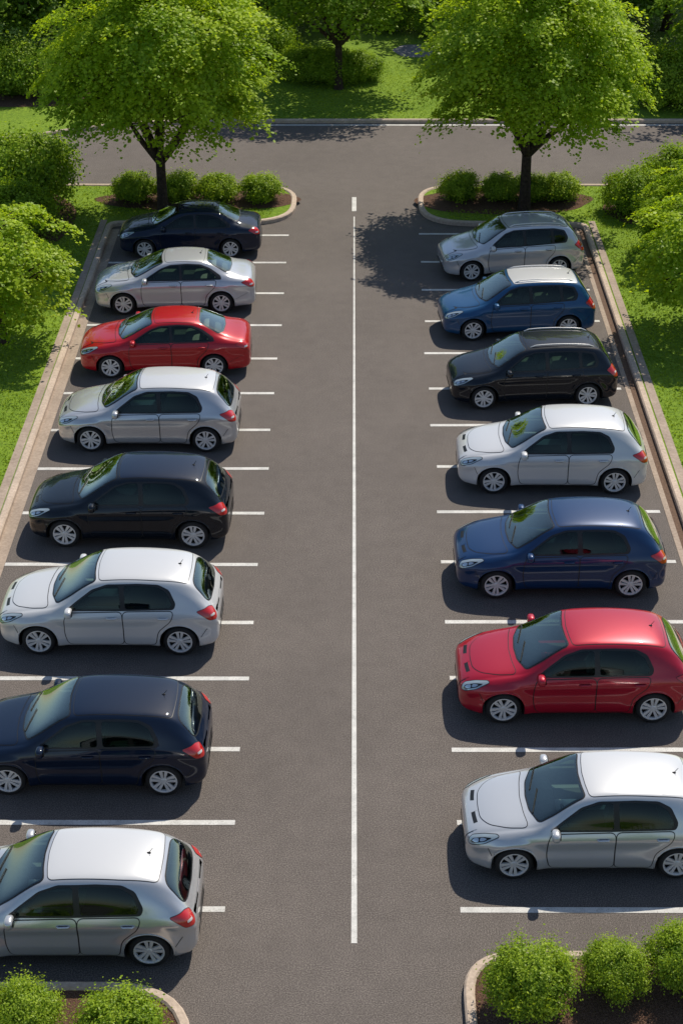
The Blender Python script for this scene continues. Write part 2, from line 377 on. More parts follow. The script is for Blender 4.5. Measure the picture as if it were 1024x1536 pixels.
def place(o, p, rz=0, sc=1, label=None, cat='tree', group=None, name=None):
    o.location = (p[0], p[1], .1 if len(p) < 3 else p[2]); o.rotation_euler = (0,0,rz); o.scale = (sc,sc,sc) if not isinstance(sc, tuple) else sc
    if name: o.name = name
    return tag(o, label, cat, group)
t1 = make_tree(11, 3.3, 4.75, 3.3, 2.3, 270, 300, .115, .78, M_leaf, .17, 1.95, gap=.38, lump=.26, sep=.48)
place(t1, G(246,330), 0, 1, 'large bright green tree on the left island behind the dark sedan', name='maple_tree', group='two large trees on the end islands')
t2 = make_tree(23, 3.3, 4.75, 3.3, 2.3, 270, 300, .115, .78, M_leaf, .18, 1.95, gap=.38, lump=.26, sep=.48)
place(t2, G(785,318), .6, 1, 'large bright green tree on the right island behind the silver crossover', name='maple_tree', group='two large trees on the end islands')
t3 = make_tree(31, 3.0, 4.05, 2.6, 1.7, 150, 160, .14, .8, M_leafm, .16, 1.9, lump=.35)
place(t3, G(508,137), 0, 1, 'mid green tree on the far lawn with a bare straight trunk, centre of the photo', name='broadleaf_tree')
# background trees
bgA = make_tree(41, 3.4, 3.4, 3.8, 2.9, 170, 120, .19, .95, M_leafd, .2, 1.2, lump=.4)
bgB = make_tree(53, 3.4, 3.4, 3.8, 2.9, 170, 120, .19, .95, M_leafm, .2, 1.2, lump=.4)
usedA = [False, False]
def bg_tree(x, y, sc, kind, label, rz):
    src = (bgA, bgB)[kind]
    o = src if not usedA[kind] else copy_tree(src); usedA[kind] = True
    return place(o, (x, y), rz, sc, label, group='trees at the back of the grounds', name='broadleaf_tree')
bgs = [(-14.8,66,1.0,0,'far left dark tree of the front background row'), (-11.2,70,1.05,0,'dark tree just behind the left island tree, second from the left'),
       (-7.2,73,1.1,0,'dark tree behind the crown of the left island tree'), (-3.7,73,1.0,0,'dark tree just left of the lawn trunk'),
       (-.2,78,1.1,0,'dark tree behind the mid green lawn tree'), (3.4,83,1.15,1,'lighter tree farthest back behind the grey paved spot'),
       (6.6,74,1.05,0,'dark tree behind the left half of the right island tree'), (10.2,72,1.05,0,'dark tree behind the right half of the right island tree'),
       (15.4,64.0,1.0,1,'mid green tree at the far right beyond the road'), (13.5,73,1.1,0,'dark tree at the right edge of the photo, at the back'),
       (-12,80,1.3,1,'tall mid green tree in the second row, left'),
       (-5,84,1.3,0,'tall dark tree in the second row, left of centre'), (8.5,86,1.35,0,'tall dark tree in the second row, right of centre'), (15,82,1.3,0,'tall dark tree in the second row, right'),
       (1.5,92,1.3,0,'tall dark tree in the third row, centre')]
for i, (x, y, s, k, lb) in enumerate(bgs): bg_tree(x, y, s, k, lb, i*1.3)
# side trees
s1 = make_tree(61, 1.85, 2.2, 1.7, 1.75, 140, 170, .10, .50, M_leaf, .08, .7, lump=.35)
place(s1, (G(8,520).x, G(8,520).y), 0, 1, 'low light green tree on the left lawn at the edge of the photo', group='low light green trees beside the bays', name='small_tree')
s2 = copy_tree(s1); place(s2, (G(1045,500).x, G(1040,500).y), 2.2, .98, 'low light green tree on the right lawn at the edge of the photo', group='low light green trees beside the bays')
s3 = copy_tree(s1); place(s3, (G(1040,395).x, G(1040,395).y), 4.0, .8, 'small light green tree behind the larger one at the right edge', group='low light green trees beside the bays')
# shrubs
shA = make_shrub(71, .78, 1.05, M_leafb, 90, 110, .07); shB = make_shrub(72, .78, 1.05, M_leafb, 90, 110, .07)
shC = make_shrub(73, .66, 1.15, M_leafb, 150, 150, .042, lump=.2); shD = make_shrub(74, 1.5, 2.1, M_leafd, 130, 150, .105, lump=.3)
shE = make_shrub(75, .66, 1.15, M_leafb, 150, 150, .042, lump=.2)
used = set()
def shrub(src, px, py, sc, rz, label, group, m=None, z=.1):
    o = src if src.name not in used else copy_tree(src); used.add(o.name)
    p = G(px, py, z); place(o, (p.x, p.y), rz, sc, label, 'shrub', group)
    if m:
        for c_ in o.children:
            if c_.name.startswith('foliage'): c_.material_slots[0].link = 'OBJECT'; c_.material_slots[0].material = m
for px, s, lb in [(203,.9,'leftmost'), (268,.9,'second from left'), (328,.85,'third from left'), (392,.85,'rightmost')]:
    shrub(shA if px in (203,328) else shB, px, 300, (s,s,s*.9), px, lb+' rounded shrub of the hedge on the left island', 'hedge shrubs on the left island')
for px, s, lb in [(689,.88,'leftmost'), (750,.85,'second from left'), (797,.8,'third from left'), (838,.85,'rightmost')]:
    shrub(shA if px in (750,838) else shB, px, 299, (s,s,s*.9), px, lb+' rounded shrub of the hedge on the right island', 'hedge shrubs on the right island')
NG = 'shrubs on the near islands'
shrub(shC, 795, 1476, .92, 0, 'rounded shrub at the left end of the bottom right island', NG, z=.55)
shrub(shE, 922, 1456, .72, 1, 'smallest rounded shrub in the middle of the bottom right island', NG, z=.48)
shrub(shC, 1028, 1444, .82, 2, 'rounded shrub of the bottom right island cut by the right photo edge', NG, z=.5)
shrub(shE, 34, 1528, .80, 3, 'rounded shrub at the bottom left corner cut by the photo edge', NG, z=.5)
shrub(shC, 178, 1556, .94, 4, 'rounded shrub in the bottom left island near the curved kerb', NG, z=.55)
for px, py, s, m, lb in [(45,305,1.05,M_leafm,'large shrub on the left lawn beneath the edge of the maple crown'), (30,355,.75,None,'darker low shrub in front of the large one on the left lawn'),
                      (945,318,.62,M_leafm,'shrub at the corner of the right lawn nearest the island hedge'), (1015,305,.8,M_leafm,'shrub behind at the right edge near the far road'), (1010,375,.7,M_leafm,'shrub at the right edge between the small trees'),
                      (497,122,(.8,.8,.6),M_leafm,'shrub behind the trunk of the lawn tree'), (458,118,(.7,.7,.55),None,'dark shrub left of the lawn tree trunk'), (540,119,(.6,.6,.5),M_leafm,'shrub right of the lawn tree trunk'),
                      (990,155,.9,None,'dark shrub at the far right beyond the road'), (1040,160,.9,None,'dark shrub cut by the right photo edge beyond the road'),
                      (655,52,.7,None,'dark shrub right of the grey paved spot'), (585,45,.7,None,'dark shrub left of the grey paved spot'), (395,95,.9,None,'dark shrub at the foot of the trees behind the left maple'), (20,140,.9,None,'dark shrub at the far left beyond the lawn'), (85,140,.8,None,'dark shrub behind the left edge of the maple crown')]:
    shrub(shD, px, py, s, px, lb, 'loose shrubs around the grounds', m)
# grass blades
def grass(regions):
    P = []
    for poly, dens in regions:
        xs = [p[0] for p in poly]; ys = [p[1] for p in poly]; A = (max(xs)-min(xs))*(max(ys)-min(ys)); k = int(A*dens)
        q = np.stack([rng.uniform(min(xs), max(xs), k), rng.uniform(min(ys), max(ys), k)], 1)
        P += [p for p in q if inside(p, poly)]
    P = np.array(P); n = len(P); Cn = np.column_stack([P, np.full(n, .12)])
    Nn = rng.normal(size=(n,3)); Nn[:,2] = Nn[:,2]*.5+.6
    big = np.array([noise.noise((p[0]*.6, p[1]*.6, 0)) for p in P])
    o = leaf_obj('grass', Cn, Nn, rng.uniform(.04,.08,n), np.clip(.5+big*.6+rng.normal(size=n)*.15,0,1), M_blade, None, .22)
    tag(o, 'short grass blades covering the lawns', 'grass', kind='stuff')
grass([(rect(-12.5,XL-.3,27,Ya+.2), 260), (rect(-12.5,-2.6,Ya+.3,Ya+1.3), 220), (rect(XR+.33,11.8,27,Yr+.2), 260), (rect(2.9,11.8,Yr+.3,Yr+1.2), 220),
       (rect(-13,-7.8,Ya+1.2,Yb), 160), (rect(7.3,12,Yr+1,Yr2), 160), (rect(-3.5,6,yfar+.15,yfar+8), 120)])
# ------------------------------------------------------------------ cars
def bsp(n, per, periodic):
    rows = []
    idx = (lambda i: i % n) if periodic else (lambda i: min(max(i-2, 0), n-1))
    spans = n if periodic else n+1
    for s_ in range(spans):
        for k in range(per):
            t = k/per; w_ = [(1-t)**3/6, (3*t**3-6*t**2+4)/6, (-3*t**3+3*t**2+3*t+1)/6, t**3/6]
            row = np.zeros(n)
            for j in range(4): row[idx(s_+j-(1 if periodic else 0))] += w_[j]
            rows.append(row)
    if not periodic: row = np.zeros(n); row[-1] = 1; rows.append(row)
    return np.array(rows)
def section(w_, zb, zs, zt, yr):
    l = lambda a, b, t: a+(b-a)*t
    dz = min(.07, .45*(zt-zs)); g = (.945*w_, zs); T = (yr, zt)
    h = (l(g[0], T[0], .5)+.018*min(1, (zt-zs)/.3), l(g[1], T[1], .5))
    return [(0,zb),(.7*w_,zb),(.93*w_,zb+.01),(.975*w_,zb+.09*(zs-zb)/.7),(.985*w_,l(zb,zs,.34)),(.962*w_,l(zb,zs,.60)),(1.010*w_,l(zb,zs,.80)),(1.0*w_,l(zb,zs,.86)),(.962*w_,l(zb,zs,.965)),
            (l(g[0],T[0],.08), l(g[1],T[1],.08)), h, (yr+.022, zt-dz), (yr-.035, zt-dz*.12), (.55*yr, zt+.018), (0, zt+.028)]
def loft(st, xc, pers=(5,5)):
    half = [section(*s_[1:]) for s_ in st]
    lp = [h+[(-y, z) for y, z in h[-2:0:-1]] for h in half]
    cage = np.array([[(st[i][0], y, z) for y, z in lp[i]] for i in range(len(st))])
    S = np.einsum('ai,ijk,bj->abk', bsp(len(st), pers[0], False), cage, bsp(cage.shape[1], pers[1], True))
    S[:,:,0] -= xc
    return S
def closed_obj(name, v, F):
    me = bpy.data.meshes.new(name); me.from_pydata(v, [], F); me.update()
    bm = bmesh.new(); bm.from_mesh(me); bmesh.ops.recalc_face_normals(bm, faces=bm.faces); bm.to_mesh(me); bm.free()
    o = bpy.data.objects.new(name, me); C.objects.link(o); return o
def loft_obj(S, name):
    na, nb = S.shape[:2]
    F = [(i*nb+j, i*nb+(j+1) % nb, (i+1)*nb+(j+1) % nb, (i+1)*nb+j) for i in range(na-1) for j in range(nb)]
    F += [tuple(range(nb))[::-1], tuple((na-1)*nb+j for j in range(nb))]
    return closed_obj(name, S.reshape(-1,3).tolist(), F)
def prisms(polys, axis, a, b):
    V = []; F = []
    for pl in polys:
        n = len(pl); mk = (lambda p, h: (p[0], h, p[1])) if axis == 'y' else (lambda p, h: (p[0], p[1], h)); k0 = len(V)
        V += [mk(p, a) for p in pl]+[mk(p, b) for p in pl]
        F += [(k0+k, k0+(k+1) % n, k0+n+(k+1) % n, k0+n+k) for k in range(n)]+[tuple(k0+k for k in range(n))[::-1], tuple(k0+n+k for k in range(n))]
    return closed_obj('tmpcut', V, F)
ZW = .315
STATS = []
def make_car(kind):
    P = CARS[kind]; st = P['st']; xf, xr = P['wheels']; xc = (xf+xr)/2
    S = loft(st, xc)
    for cx_ in (xf, xr):
        r = np.hypot(S[:,:,0]-cx_+xc, S[:,:,2]-ZW); wgt = np.clip(1-np.abs(r-.39)/.17, 0, 1); wgt = wgt*wgt*(3-2*wgt)
        S[:,:,1] += np.sign(S[:,:,1])*wgt*.030*(np.abs(S[:,:,1]) > .55)
    bo = loft_obj(S, 'tmpbody')
    bt = bmesh.new(); bt.from_mesh(bo.data); bmesh.ops.triangulate(bt, faces=bt.faces[:]); bt.normal_update()
    bt.verts.ensure_lookup_table(); bt.faces.ensure_lookup_table()
    bvh = BVHTree.FromBMesh(bt); TV = [v.co.copy() for v in bt.verts]; TN = [v.normal.copy() for v in bt.verts]; TF = [[v.index for v in f.verts] for f in bt.faces]
    bt.free()
    def interp(loc, nor, idx):
        a, b, c_ = TF[idx]; pa, pb, pc = TV[a], TV[b], TV[c_]
        v0 = pb-pa; v1 = pc-pa; v2 = loc-pa; d00 = v0.dot(v0); d01 = v0.dot(v1); d11 = v1.dot(v1); d20 = v2.dot(v0); d21 = v2.dot(v1)
        den = d00*d11-d01*d01
        if abs(den) < 1e-12: return nor
        v_ = (d11*d20-d01*d21)/den; w_ = (d00*d21-d01*d20)/den
        return (TN[a]*(1-v_-w_)+TN[b]*v_+TN[c_]*w_).normalized()
    def hit(o, d):
        loc, nor, idx, dist = bvh.ray_cast(o, d)
        if loc is None: loc, nor, idx, dist = bvh.find_nearest(o+d*2)
        return loc, interp(loc, nor, idx)
    root = empty('parked_car', (0,0,0))
    sh = lambda pl: [(x-xc, y) for x, y in pl]
    sym = lambda pl: pl+[(x, -y) for x, y in pl[::-1] if abs(y) > 1e-6]
    # body: window openings, cabin and wheel arches cut out
    q = 40; V = []; F = []
    for cx_ in (xf, xr):
        for ya, yb in ((-1.3,-.50), (.50,1.3)):
            k0 = len(V); V += [(cx_-xc+.372*math.cos(2*math.pi*k/q), yy, ZW+.01+.372*math.sin(2*math.pi*k/q)) for yy in (ya, yb) for k in range(q)]
            F += [(k0+k, k0+(k+1) % q, k0+q+(k+1) % q, k0+q+k) for k in range(q)]+[tuple(k0+k for k in range(q))[::-1], tuple(k0+q+k for k in range(q))]
    wc = closed_obj('tmpcut', V, F)
    cab = [(x, w_-.07, .73, zs-.01, zt-.05, yr-.055) for x, w_, zb, zs, zt, yr in st if P['cab'][0] <= x <= P['cab'][1]]
    cc = loft_obj(loft(cab, xc, (4,3)), 'tmpcab')
    wins = [rnd(P[k], .05, 4) for k in ('fwin', 'rwin', 'qwin') if k in P]
    ws = rnd(sym(P['ws']), .06, 4); rw = rnd(sym(P['rw']), .07, 4)
    cuts = [prisms([sh(p) for p in wins], 'y', -1.3, 1.3), prisms([sh(ws)], 'z', .975, 1.9), prisms([sh(rw)], 'z', .975, 1.9), cc, wc]
    for c_ in cuts:
        md = bo.modifiers.new('b', 'BOOLEAN'); md.object = c_; md.operation = 'DIFFERENCE'; md.solver = 'EXACT'
    dg = bpy.context.evaluated_depsgraph_get(); dg.update()
    nm = bpy.data.meshes.new_from_object(bo.evaluated_get(dg))
    for o_ in [bo]+cuts: bpy.data.objects.remove(o_)
    nm.materials.clear()
    for m_ in (PAINT['silver'], M_well, M_black, M_int): nm.materials.append(m_)
    nm.polygons.foreach_set('use_smooth', [True]*len(nm.polygons))
    NL = [(0.,0.,1.)]*len(nm.loops); vc = {}
    for v in nm.vertices:
        loc, nor, idx, dist = bvh.find_nearest(v.co); vc[v.index] = interp(loc, nor, idx) if dist < .003 else None
    cnt = [0,0,0,0]
    for p in nm.polygons:
        c_ = p.center; loc, nor, idx, dist = bvh.find_nearest(c_); pn = p.normal.copy()
        onsurf = pn.dot(nor) > .5 and dist < .012
        if onsurf: mi = 2 if c_.z < .235 else 0
        else:
            mi = 3
            for cx_ in (xf, xr):
                if abs(c_.y) > .45 and math.hypot(c_.x-(cx_-xc), c_.z-ZW-.01) < .3735: mi = 1
        p.material_index = mi; cnt[mi] += 1
        for li, vi in zip(p.loop_indices, p.vertices):
            n_ = vc[vi]; NL[li] = tuple(n_) if onsurf and n_ is not None and n_.dot(pn) > .5 else tuple(pn)
    STATS.append(tuple(cnt))
    nm.normals_split_custom_set(NL)
    nm.name = 'body'; body = bpy.data.objects.new('body', nm); C.objects.link(body); body.parent = root
    # patches laid on the body surface
    def patch(name, poly, cen, d, u, off, m, parent, mirror=False, step=.07, holes=()):
        d = Vector(d).normalized(); U = Vector(u); U = (U-d*U.dot(d)).normalized(); W = U.cross(d)
        if W.z < -.01 or (abs(W.z) <= .01 and W.y < 0): W = -W
        cen = Vector(cen)
        if area(poly) < 0: poly = poly[::-1]
        bd = resamp(poly, step); k = len(bd)
        xs = [p[0] for p in bd]; ys = [p[1] for p in bd]; ins = grow(bd, -step*.45); pts = [Vector(p) for p in bd]
        hol = [resamp(h, step) for h in holes]; hg = [grow(h, step*.3) for h in hol]
        x = min(xs)+step*.5
        while x < max(xs):
            y = min(ys)+step*.5
            while y < max(ys):
                if inside((x, y), ins) and not any(inside((x, y), h) for h in hg): pts.append(Vector((x, y)))
                y += step
            x += step
        edges = []
        for h in hol:
            k0 = len(pts); pts += [Vector(p) for p in h]; edges += [(k0+i, k0+(i+1) % len(h)) for i in range(len(h))]
        vs, es, fs, *_ = delaunay_2d_cdt(pts, edges, [list(range(k))], 1, 1e-6)
        if hol: fs = [f for f in fs if not any(inside((sum(vs[i].x for i in f)/3, sum(vs[i].y for i in f)/3), h) for h in hol)]
        L = []; Nn = []
        for p in vs:
            o = cen+U*p.x+W*p.y-d*2; l, nn = hit(o, d); L.append(l+nn*off); Nn.append(nn)
        fs = [tuple(f) for f in fs]
        a, b, c_ = [L[i] for i in fs[len(fs)//2][:3]]
        if (b-a).cross(c_-a).dot(Nn[fs[len(fs)//2][0]]) < 0: fs = [f[::-1] for f in fs]
        if mirror:
            L = [Vector((p.x, -p.y, p.z)) for p in L]; Nn = [Vector((p.x, -p.y, p.z)) for p in Nn]; fs = [f[::-1] for f in fs]
        o = mkobj(name, L, fs, m, parent, True)
        o.data.normals_split_custom_set_from_vertices([tuple(q) for q in Nn])
        return o
    Y = PAINT['silver']
    def side(name, poly, off, m, parent, mirror, step=.07, holes=()): return patch(name, sh(poly), (0,0,0), (0,1,0), (1,0,0), off, m, parent, mirror, step, [sh(h) for h in holes])
    def top(name, poly, off, m, parent, step=.07, holes=()): return patch(name, sh(poly), (0,0,2), (0,0,-1), (1,0,0), off, m, parent, False, step, [sh(h) for h in holes])
    for name, key, m, r, gp, off in [('bonnet', 'bonnet', Y, .10, .012, .005), ('roof', 'roof', Y, .08, .011, .005)]:
        pl = rnd(sym(P[key]), r, 5); o = top(name, pl, off, m, root, .05); top('seam', grow(resamp(pl, .05), gp), off-.002, M_black, o, .05)
    o = top('windscreen', ws, .006, M_wind, root, .06); top('seal', grow(resamp(ws, .06), .022), .003, M_black, o, .06, [grow(resamp(ws, .06), -.025)])
    o = top('rear_window', rw, .006, M_wind, root, .05); top('seal', grow(resamp(rw, .05), .016), .003, M_black, o, .05, [grow(resamp(rw, .05), -.025)])
    # wipers
    for y0 in (-.45, .1):
        wb = MB(); pp = []
        for k in range(7):
            xx = P['ws'][0][0]+.05+.02*k; yy = y0+.085*k; l, nn = hit(Vector((xx-xc+.02, yy, 3)), Vector((0,0,-1))); pp.append(l+nn*.018)
        wb.tube(pp, [.009]*7, 4); wb.build('wiper', M_black, root)
    # cabin
    for yy in (-.36, .36):
        sb = MB(); sb.ellipsoid((2.02-xc, yy, .70), (.26,.24,.09), 12, 8, .5); sb.ellipsoid((2.33-xc, yy, .90), (.085,.23,.25), 12, 8, .5, .22); s_ = sb.build('front_seat', M_seat, root, True)
        hb = MB(); hb.ellipsoid((2.42-xc, yy, 1.22), (.05,.13,.08), 12, 8, .6, .15); hb.build('headrest', M_seat, s_, True)
    sb = MB(); sb.ellipsoid((2.92-xc, 0, .70), (.25,.62,.09), 12, 8, .4); sb.ellipsoid((3.20-xc, 0, .90), (.08,.60,.21), 12, 8, .4, .25); s_ = sb.build('rear_seat', M_seat, root, True)
    db = MB(); db.ellipsoid((1.27-xc, 0, .80), (.22,.70,.15), 14, 10, .5); db.build('dashboard', M_int, root, True)
    tb = MB(); tb.tube([(1.60-xc-.07*math.sin(a), -.36+.18*math.cos(a), .93+.165*math.sin(a)) for a in [2*math.pi*k/20 for k in range(21)]], [.014]*21, 6)
    tb.tube([(1.60-xc, -.54, .93), (1.60-xc, -.18, .93)], [.02,.02], 5); tb.tube([(1.60-xc, -.36, .93), (1.38-xc, -.36, .86)], [.03,.04], 6); tb.build('steering_wheel', M_black, root, True)
    for mir in (False, True):
        sgn = 1 if mir else -1
        side('window_surround', rnd(P['surround'], .05, 4), .003, M_black, root, mir, .06, [grow(resamp(p, .06), -.018) for p in wins])
        for key, wkey in (('fdoor', 'fwin'), ('rdoor', 'rwin')):
            pl = rnd(P[key], .09, 5)
            o = side('door', pl, .0065, Y, root, mir, .05); side('seam', grow(resamp(pl, .05), .015), .003, M_black, o, mir, .05)
            side('window', rnd(P[wkey], .05, 4), .006, M_glass, o, mir, .06)
            hx = max(p[0] for p in P[key] if p[1] > .7)-.19; hz = .845 if kind != 'crossover' else .89
            l, nn = hit(Vector((hx-xc, -3, hz)), Vector((0,1,0)))
            side('handle_recess', rnd([(hx-.075,hz-.028),(hx+.075,hz-.028),(hx+.075,hz+.018),(hx-.075,hz+.018)], .03, 3), .009, M_black, o, mir, .05)
            hb = MB(); hb.tube([(l.x-.10, (l.y-.006)*-sgn, l.z+.007), (l.x-.07, (l.y-.036)*-sgn, l.z+.011), (l.x+.07, (l.y-.036)*-sgn, l.z+.013), (l.x+.10, (l.y-.006)*-sgn, l.z+.012)], [.014,.020,.020,.014], 6)
            hb.build('handle', Y, o, True)
        if 'qwin' in P: side('quarter_window', rnd(P['qwin'], .05, 4), .006, M_glass, root, mir, .06)
        xe = st[-1][0]
        for pl in ([(.335,.66),(.345,.66),(.415,.50),(.403,.50)], [(xr+.392,.44),(xr+.404,.44),(xe-.20,.60),(xe-.212,.60)]):
            side('bumper_seam', pl, .004, M_black, root, mir, .05)
        # headlight, taillight
        HC_ = (P['hlc'][0]-xc, P['hlc'][1], P['hlc'][2])
        o = patch('headlight', rnd(P['hl'], .05, 4), HC_, P['hld'], (1,-.5,.25), .006, M_head, root, mir, .035)
        patch('seam', grow(resamp(rnd(P['hl'], .05, 4), .035), .012), HC_, P['hld'], (1,-.5,.25), .003, M_black, o, mir, .035)
        patch('lamp_housing', rnd([(-.20,-.055),(-.12,-.07),(.05,-.035),(.17,.035),(.02,.035),(-.16,.0)], .03, 3), HC_, P['hld'], (1,-.5,.25), .009, M_dglass, o, mir, .03)
        patch('reflector', rnd([(-.175,-.04),(-.12,-.06),(-.045,-.045),(-.05,.01),(-.12,.005)], .03, 3), HC_, P['hld'], (1,-.5,.25), .012, M_refl, o, mir, .02)
        patch('reflector', rnd([(-.03,-.035),(.04,-.025),(.09,.01),(.02,.025),(-.025,.015)], .02, 3), HC_, P['hld'], (1,-.5,.25), .012, M_refl, o, mir, .02)
        TC_ = (P['tlc'][0]-xc, P['tlc'][1], P['tlc'][2])
        o = patch('taillight', rnd(P['tl'], .04, 4), TC_, (-.62,.75,-.12), (1,.8,0), .007, M_tail, root, mir, .03)
        patch('seam', grow(resamp(rnd(P['tl'], .04, 4), .03), .008), TC_, (-.62,.75,-.12), (1,.8,0), .003, M_black, o, mir, .03)
        patch('reverse_lens', rnd([(-.02,-.05),(.09,-.05),(.09,-.01),(-.02,-.01)], .02, 3), TC_, (-.62,.75,-.12), (1,.8,0), .010, M_tailw, o, mir, .03)
        # mirror
        mx, mz = P['mirror']; l, nn = hit(Vector((mx-xc, -3, mz)), Vector((0,1,0))); yb_ = abs(l.y)
        mb = MB(); mb.ellipsoid((mx-xc-.01, sgn*(yb_+.125), mz+.045), (.072,.12,.082), 14, 10, .7); mb.tube([(mx-xc, sgn*(yb_-.02), mz-.01), (mx-xc, sgn*(yb_+.08), mz+.02)], [.03,.034], 6)
        o = mb.build('mirror', Y, root, True)
        gb = MB(); gb.ellipsoid((mx-xc+.06, sgn*(yb_+.125), mz+.045), (.008,.095,.060), 10, 6, .8); gb.build('mirror_glass', M_dglass, o, True)
        # arch lips
        for cx_ in (xf, xr):
            ab = MB(); pp = []
            for k in range(25):
                a = R(-12+204*k/24); x_, z_ = cx_-xc+.378*math.cos(a), ZW+.01+.378*math.sin(a)
                if z_ < .24: z_ = .24
                l, nn = hit(Vector((x_, -3, z_)), Vector((0,1,0))); pp.append((l.x, (l.y+.004)*-sgn, l.z))
            ab.tube(pp, [.013]*25, 6); ab.build('wheel_arch', Y, root, True)
        for cx_ in (xf, xr):
            wo = copy_tree(WHEEL)
            wo.parent = root; wo.location = (cx_-xc, sgn*.752, ZW); wo.rotation_euler = (0, random.uniform(0, 1.2), math.pi if mir else 0)
    fr = lambda name, pl, off, m, r=.03: patch(name, rnd(pl, r, 4), (0,0,0), (1,0,0), (0,1,0), off, m, root, False, .05)
    fr('grille', [(-.34,.50),(.34,.50),(.38,.575),(-.38,.575)], .006, M_black)
    fr('air_intake', [(-.50,.265),(.50,.265),(.44,.40),(-.44,.40)], .006, M_black)
    bk = lambda name, pl, off, m, r=.03: patch(name, rnd(pl, r, 4), (0,0,0), (-1,0,0), (0,1,0), off, m, root, False, .05)
    o = bk('tailgate', [(-.48,.56),(.48,.56),(.56,.86),(-.56,.86)], .006, Y); bk('seam', [(-.495,.545),(.495,.545),(.575,.875),(-.575,.875)], .003, M_black).parent = o
    bk('rear_bumper_panel', [(-.55,.27),(.55,.27),(.5,.38),(-.5,.38)], .006, M_black)
    l, nn = hit(Vector((P['ant']-xc, 0, 3)), Vector((0,0,-1)))
    ab = MB(); ab.ellipsoid((l.x, 0, l.z+.008), (.035,.02,.014), 8, 6); ab.tube([(l.x, 0, l.z+.01), (l.x+.06, 0, l.z+.10)], [.007,.004], 5); ab.build('antenna', M_black, root, True)
    if kind == 'crossover':
        for sgn in (-1, 1):
            rb = MB(); pp = []
            for k in range(13):
                x_ = 1.95+1.6*k/12; l, nn = hit(Vector((x_-xc, -.50, 3)), Vector((0,0,-1))); pp.append((l.x, -sgn*l.y, l.z+(.04 if 0 < k < 12 else .005)))
            rb.tube(pp, [.014]*13, 6); rb.build('roof_rail', M_rim, root, True)
    return root
# wheel prototype
wh = MB(); wh.lathe_y([(.20,.09),(.215,.02),(.215,-.035),(.03,-.045),(.0,-.045)], 28)
WHEEL = wh.build('wheel', M_well, None, True)
ty = MB(); ty.lathe_y([(.205,.10),(.26,.105),(.30,.085),(.315,.05),(.315,-.05),(.30,-.085),(.262,-.103),(.232,-.098),(.222,-.07),(.218,0)], 36)
ty.build('tyre', M_tyre, WHEEL, True)
ri = MB(); ri.lathe_y([(.234,-.090),(.232,-.103),(.214,-.103),(.204,-.085),(.200,-.05)], 36)
ri.lathe_y([(.0,-.088),(.04,-.088),(.055,-.078),(.06,-.05)], 20)
for k in range(5):
    a = 2*math.pi*k/5; ca, sa = math.cos(a), math.sin(a)
    for da in (-1, 1):
        v = []
        for r, wd, y in ((.04,.034,-.080), (.210,.060,-.096)):
            for yy in (y, y+.03):
                for sgn in (-1, 1):
                    tt = sgn*wd*.5+da*(.018+ (r-.04)*.17); v.append((r*ca-tt*sa, yy, r*sa+tt*ca))
        ri.add(v, [(0,1,5,4),(2,6,7,3),(0,4,6,2),(1,3,7,5),(4,5,7,6)])
ri.build('rim', M_rim, WHEEL, False)
FR = [(0.0,.12,.45,.50,.53,.08),(0.0,.46,.36,.57,.63,.36),(.012,.60,.28,.64,.69,.46),(.09,.725,.21,.69,.755,.56),(.24,.81,.18,.745,.835,.62),(.46,.858,.175,.81,.905,.66),(.74,.875,.17,.865,.96,.68),(.99,.88,.17,.905,1.0,.70)]
CARS = {}
HL = [(-.26,-.07),(-.17,-.10),(.05,-.06),(.27,.06),(.23,.09),(.0,.08),(-.2,.04)]
BON = [(.23,0),(.25,.33),(.38,.53),(.65,.655),(.98,.71),(.92,.4),(.89,0)]
CARS['hatch'] = dict(cab=(1.1,3.8), wheels=(.77,3.38), st=FR+[(1.14,.88,.17,.925,1.055,.715),(1.42,.88,.17,.94,1.245,.665),(1.74,.88,.17,.95,1.445,.615),(2.0,.88,.17,.955,1.502,.605),(2.5,.88,.17,.965,1.525,.605),
        (3.02,.88,.17,.975,1.505,.60),(3.38,.88,.17,.985,1.465,.59),(3.60,.875,.175,.985,1.40,.58),(3.79,.865,.18,.97,1.235,.61),(3.92,.845,.19,.945,1.05,.65),(4.00,.81,.21,.89,.94,.64),(4.07,.74,.26,.80,.84,.58),(4.10,.62,.32,.70,.74,.48),(4.10,.15,.46,.55,.58,.1)],
    bonnet=BON, roof=[(1.88,0),(1.90,.30),(1.94,.56),(3.0,.565),(3.54,.54),(3.56,.3),(3.57,0)],
    ws=[(1.0,0),(1.03,.35),(1.15,.67),(1.40,.645),(1.86,.55),(1.82,.3),(1.80,0)], rw=[(3.64,0),(3.64,.40),(3.68,.52),(3.90,.60),(3.94,.45),(3.96,0)],
    surround=[(1.30,.965),(1.50,1.12),(1.80,1.335),(2.08,1.425),(2.65,1.44),(3.02,1.42),(3.22,1.33),(3.34,1.10),(3.30,1.0),(2.3,.975)],
    fwin=[(1.39,.995),(1.56,1.13),(1.84,1.32),(2.09,1.395),(2.30,1.405),(2.32,1.005)], rwin=[(2.41,1.008),(2.39,1.408),(2.84,1.40),(3.01,1.38),(3.17,1.29),(3.27,1.10),(3.24,1.03)],
    fdoor=[(1.34,.27),(1.28,.5),(1.29,.80),(1.34,.925),(2.345,.955),(2.35,.27)], rdoor=[(2.37,.27),(2.365,.955),(3.29,.975),(3.24,.80),(2.99,.56),(2.94,.27)],
    hl=HL, hlc=(.27,-.70,.735), hld=(.45,.75,-.45),
    tl=[(-.24,.08),(-.06,-.11),(.12,-.14),(.15,-.06),(.12,.08),(.0,.12)], tlc=(3.93,-.72,.89), mirror=(1.40,.955), ant=3.36)
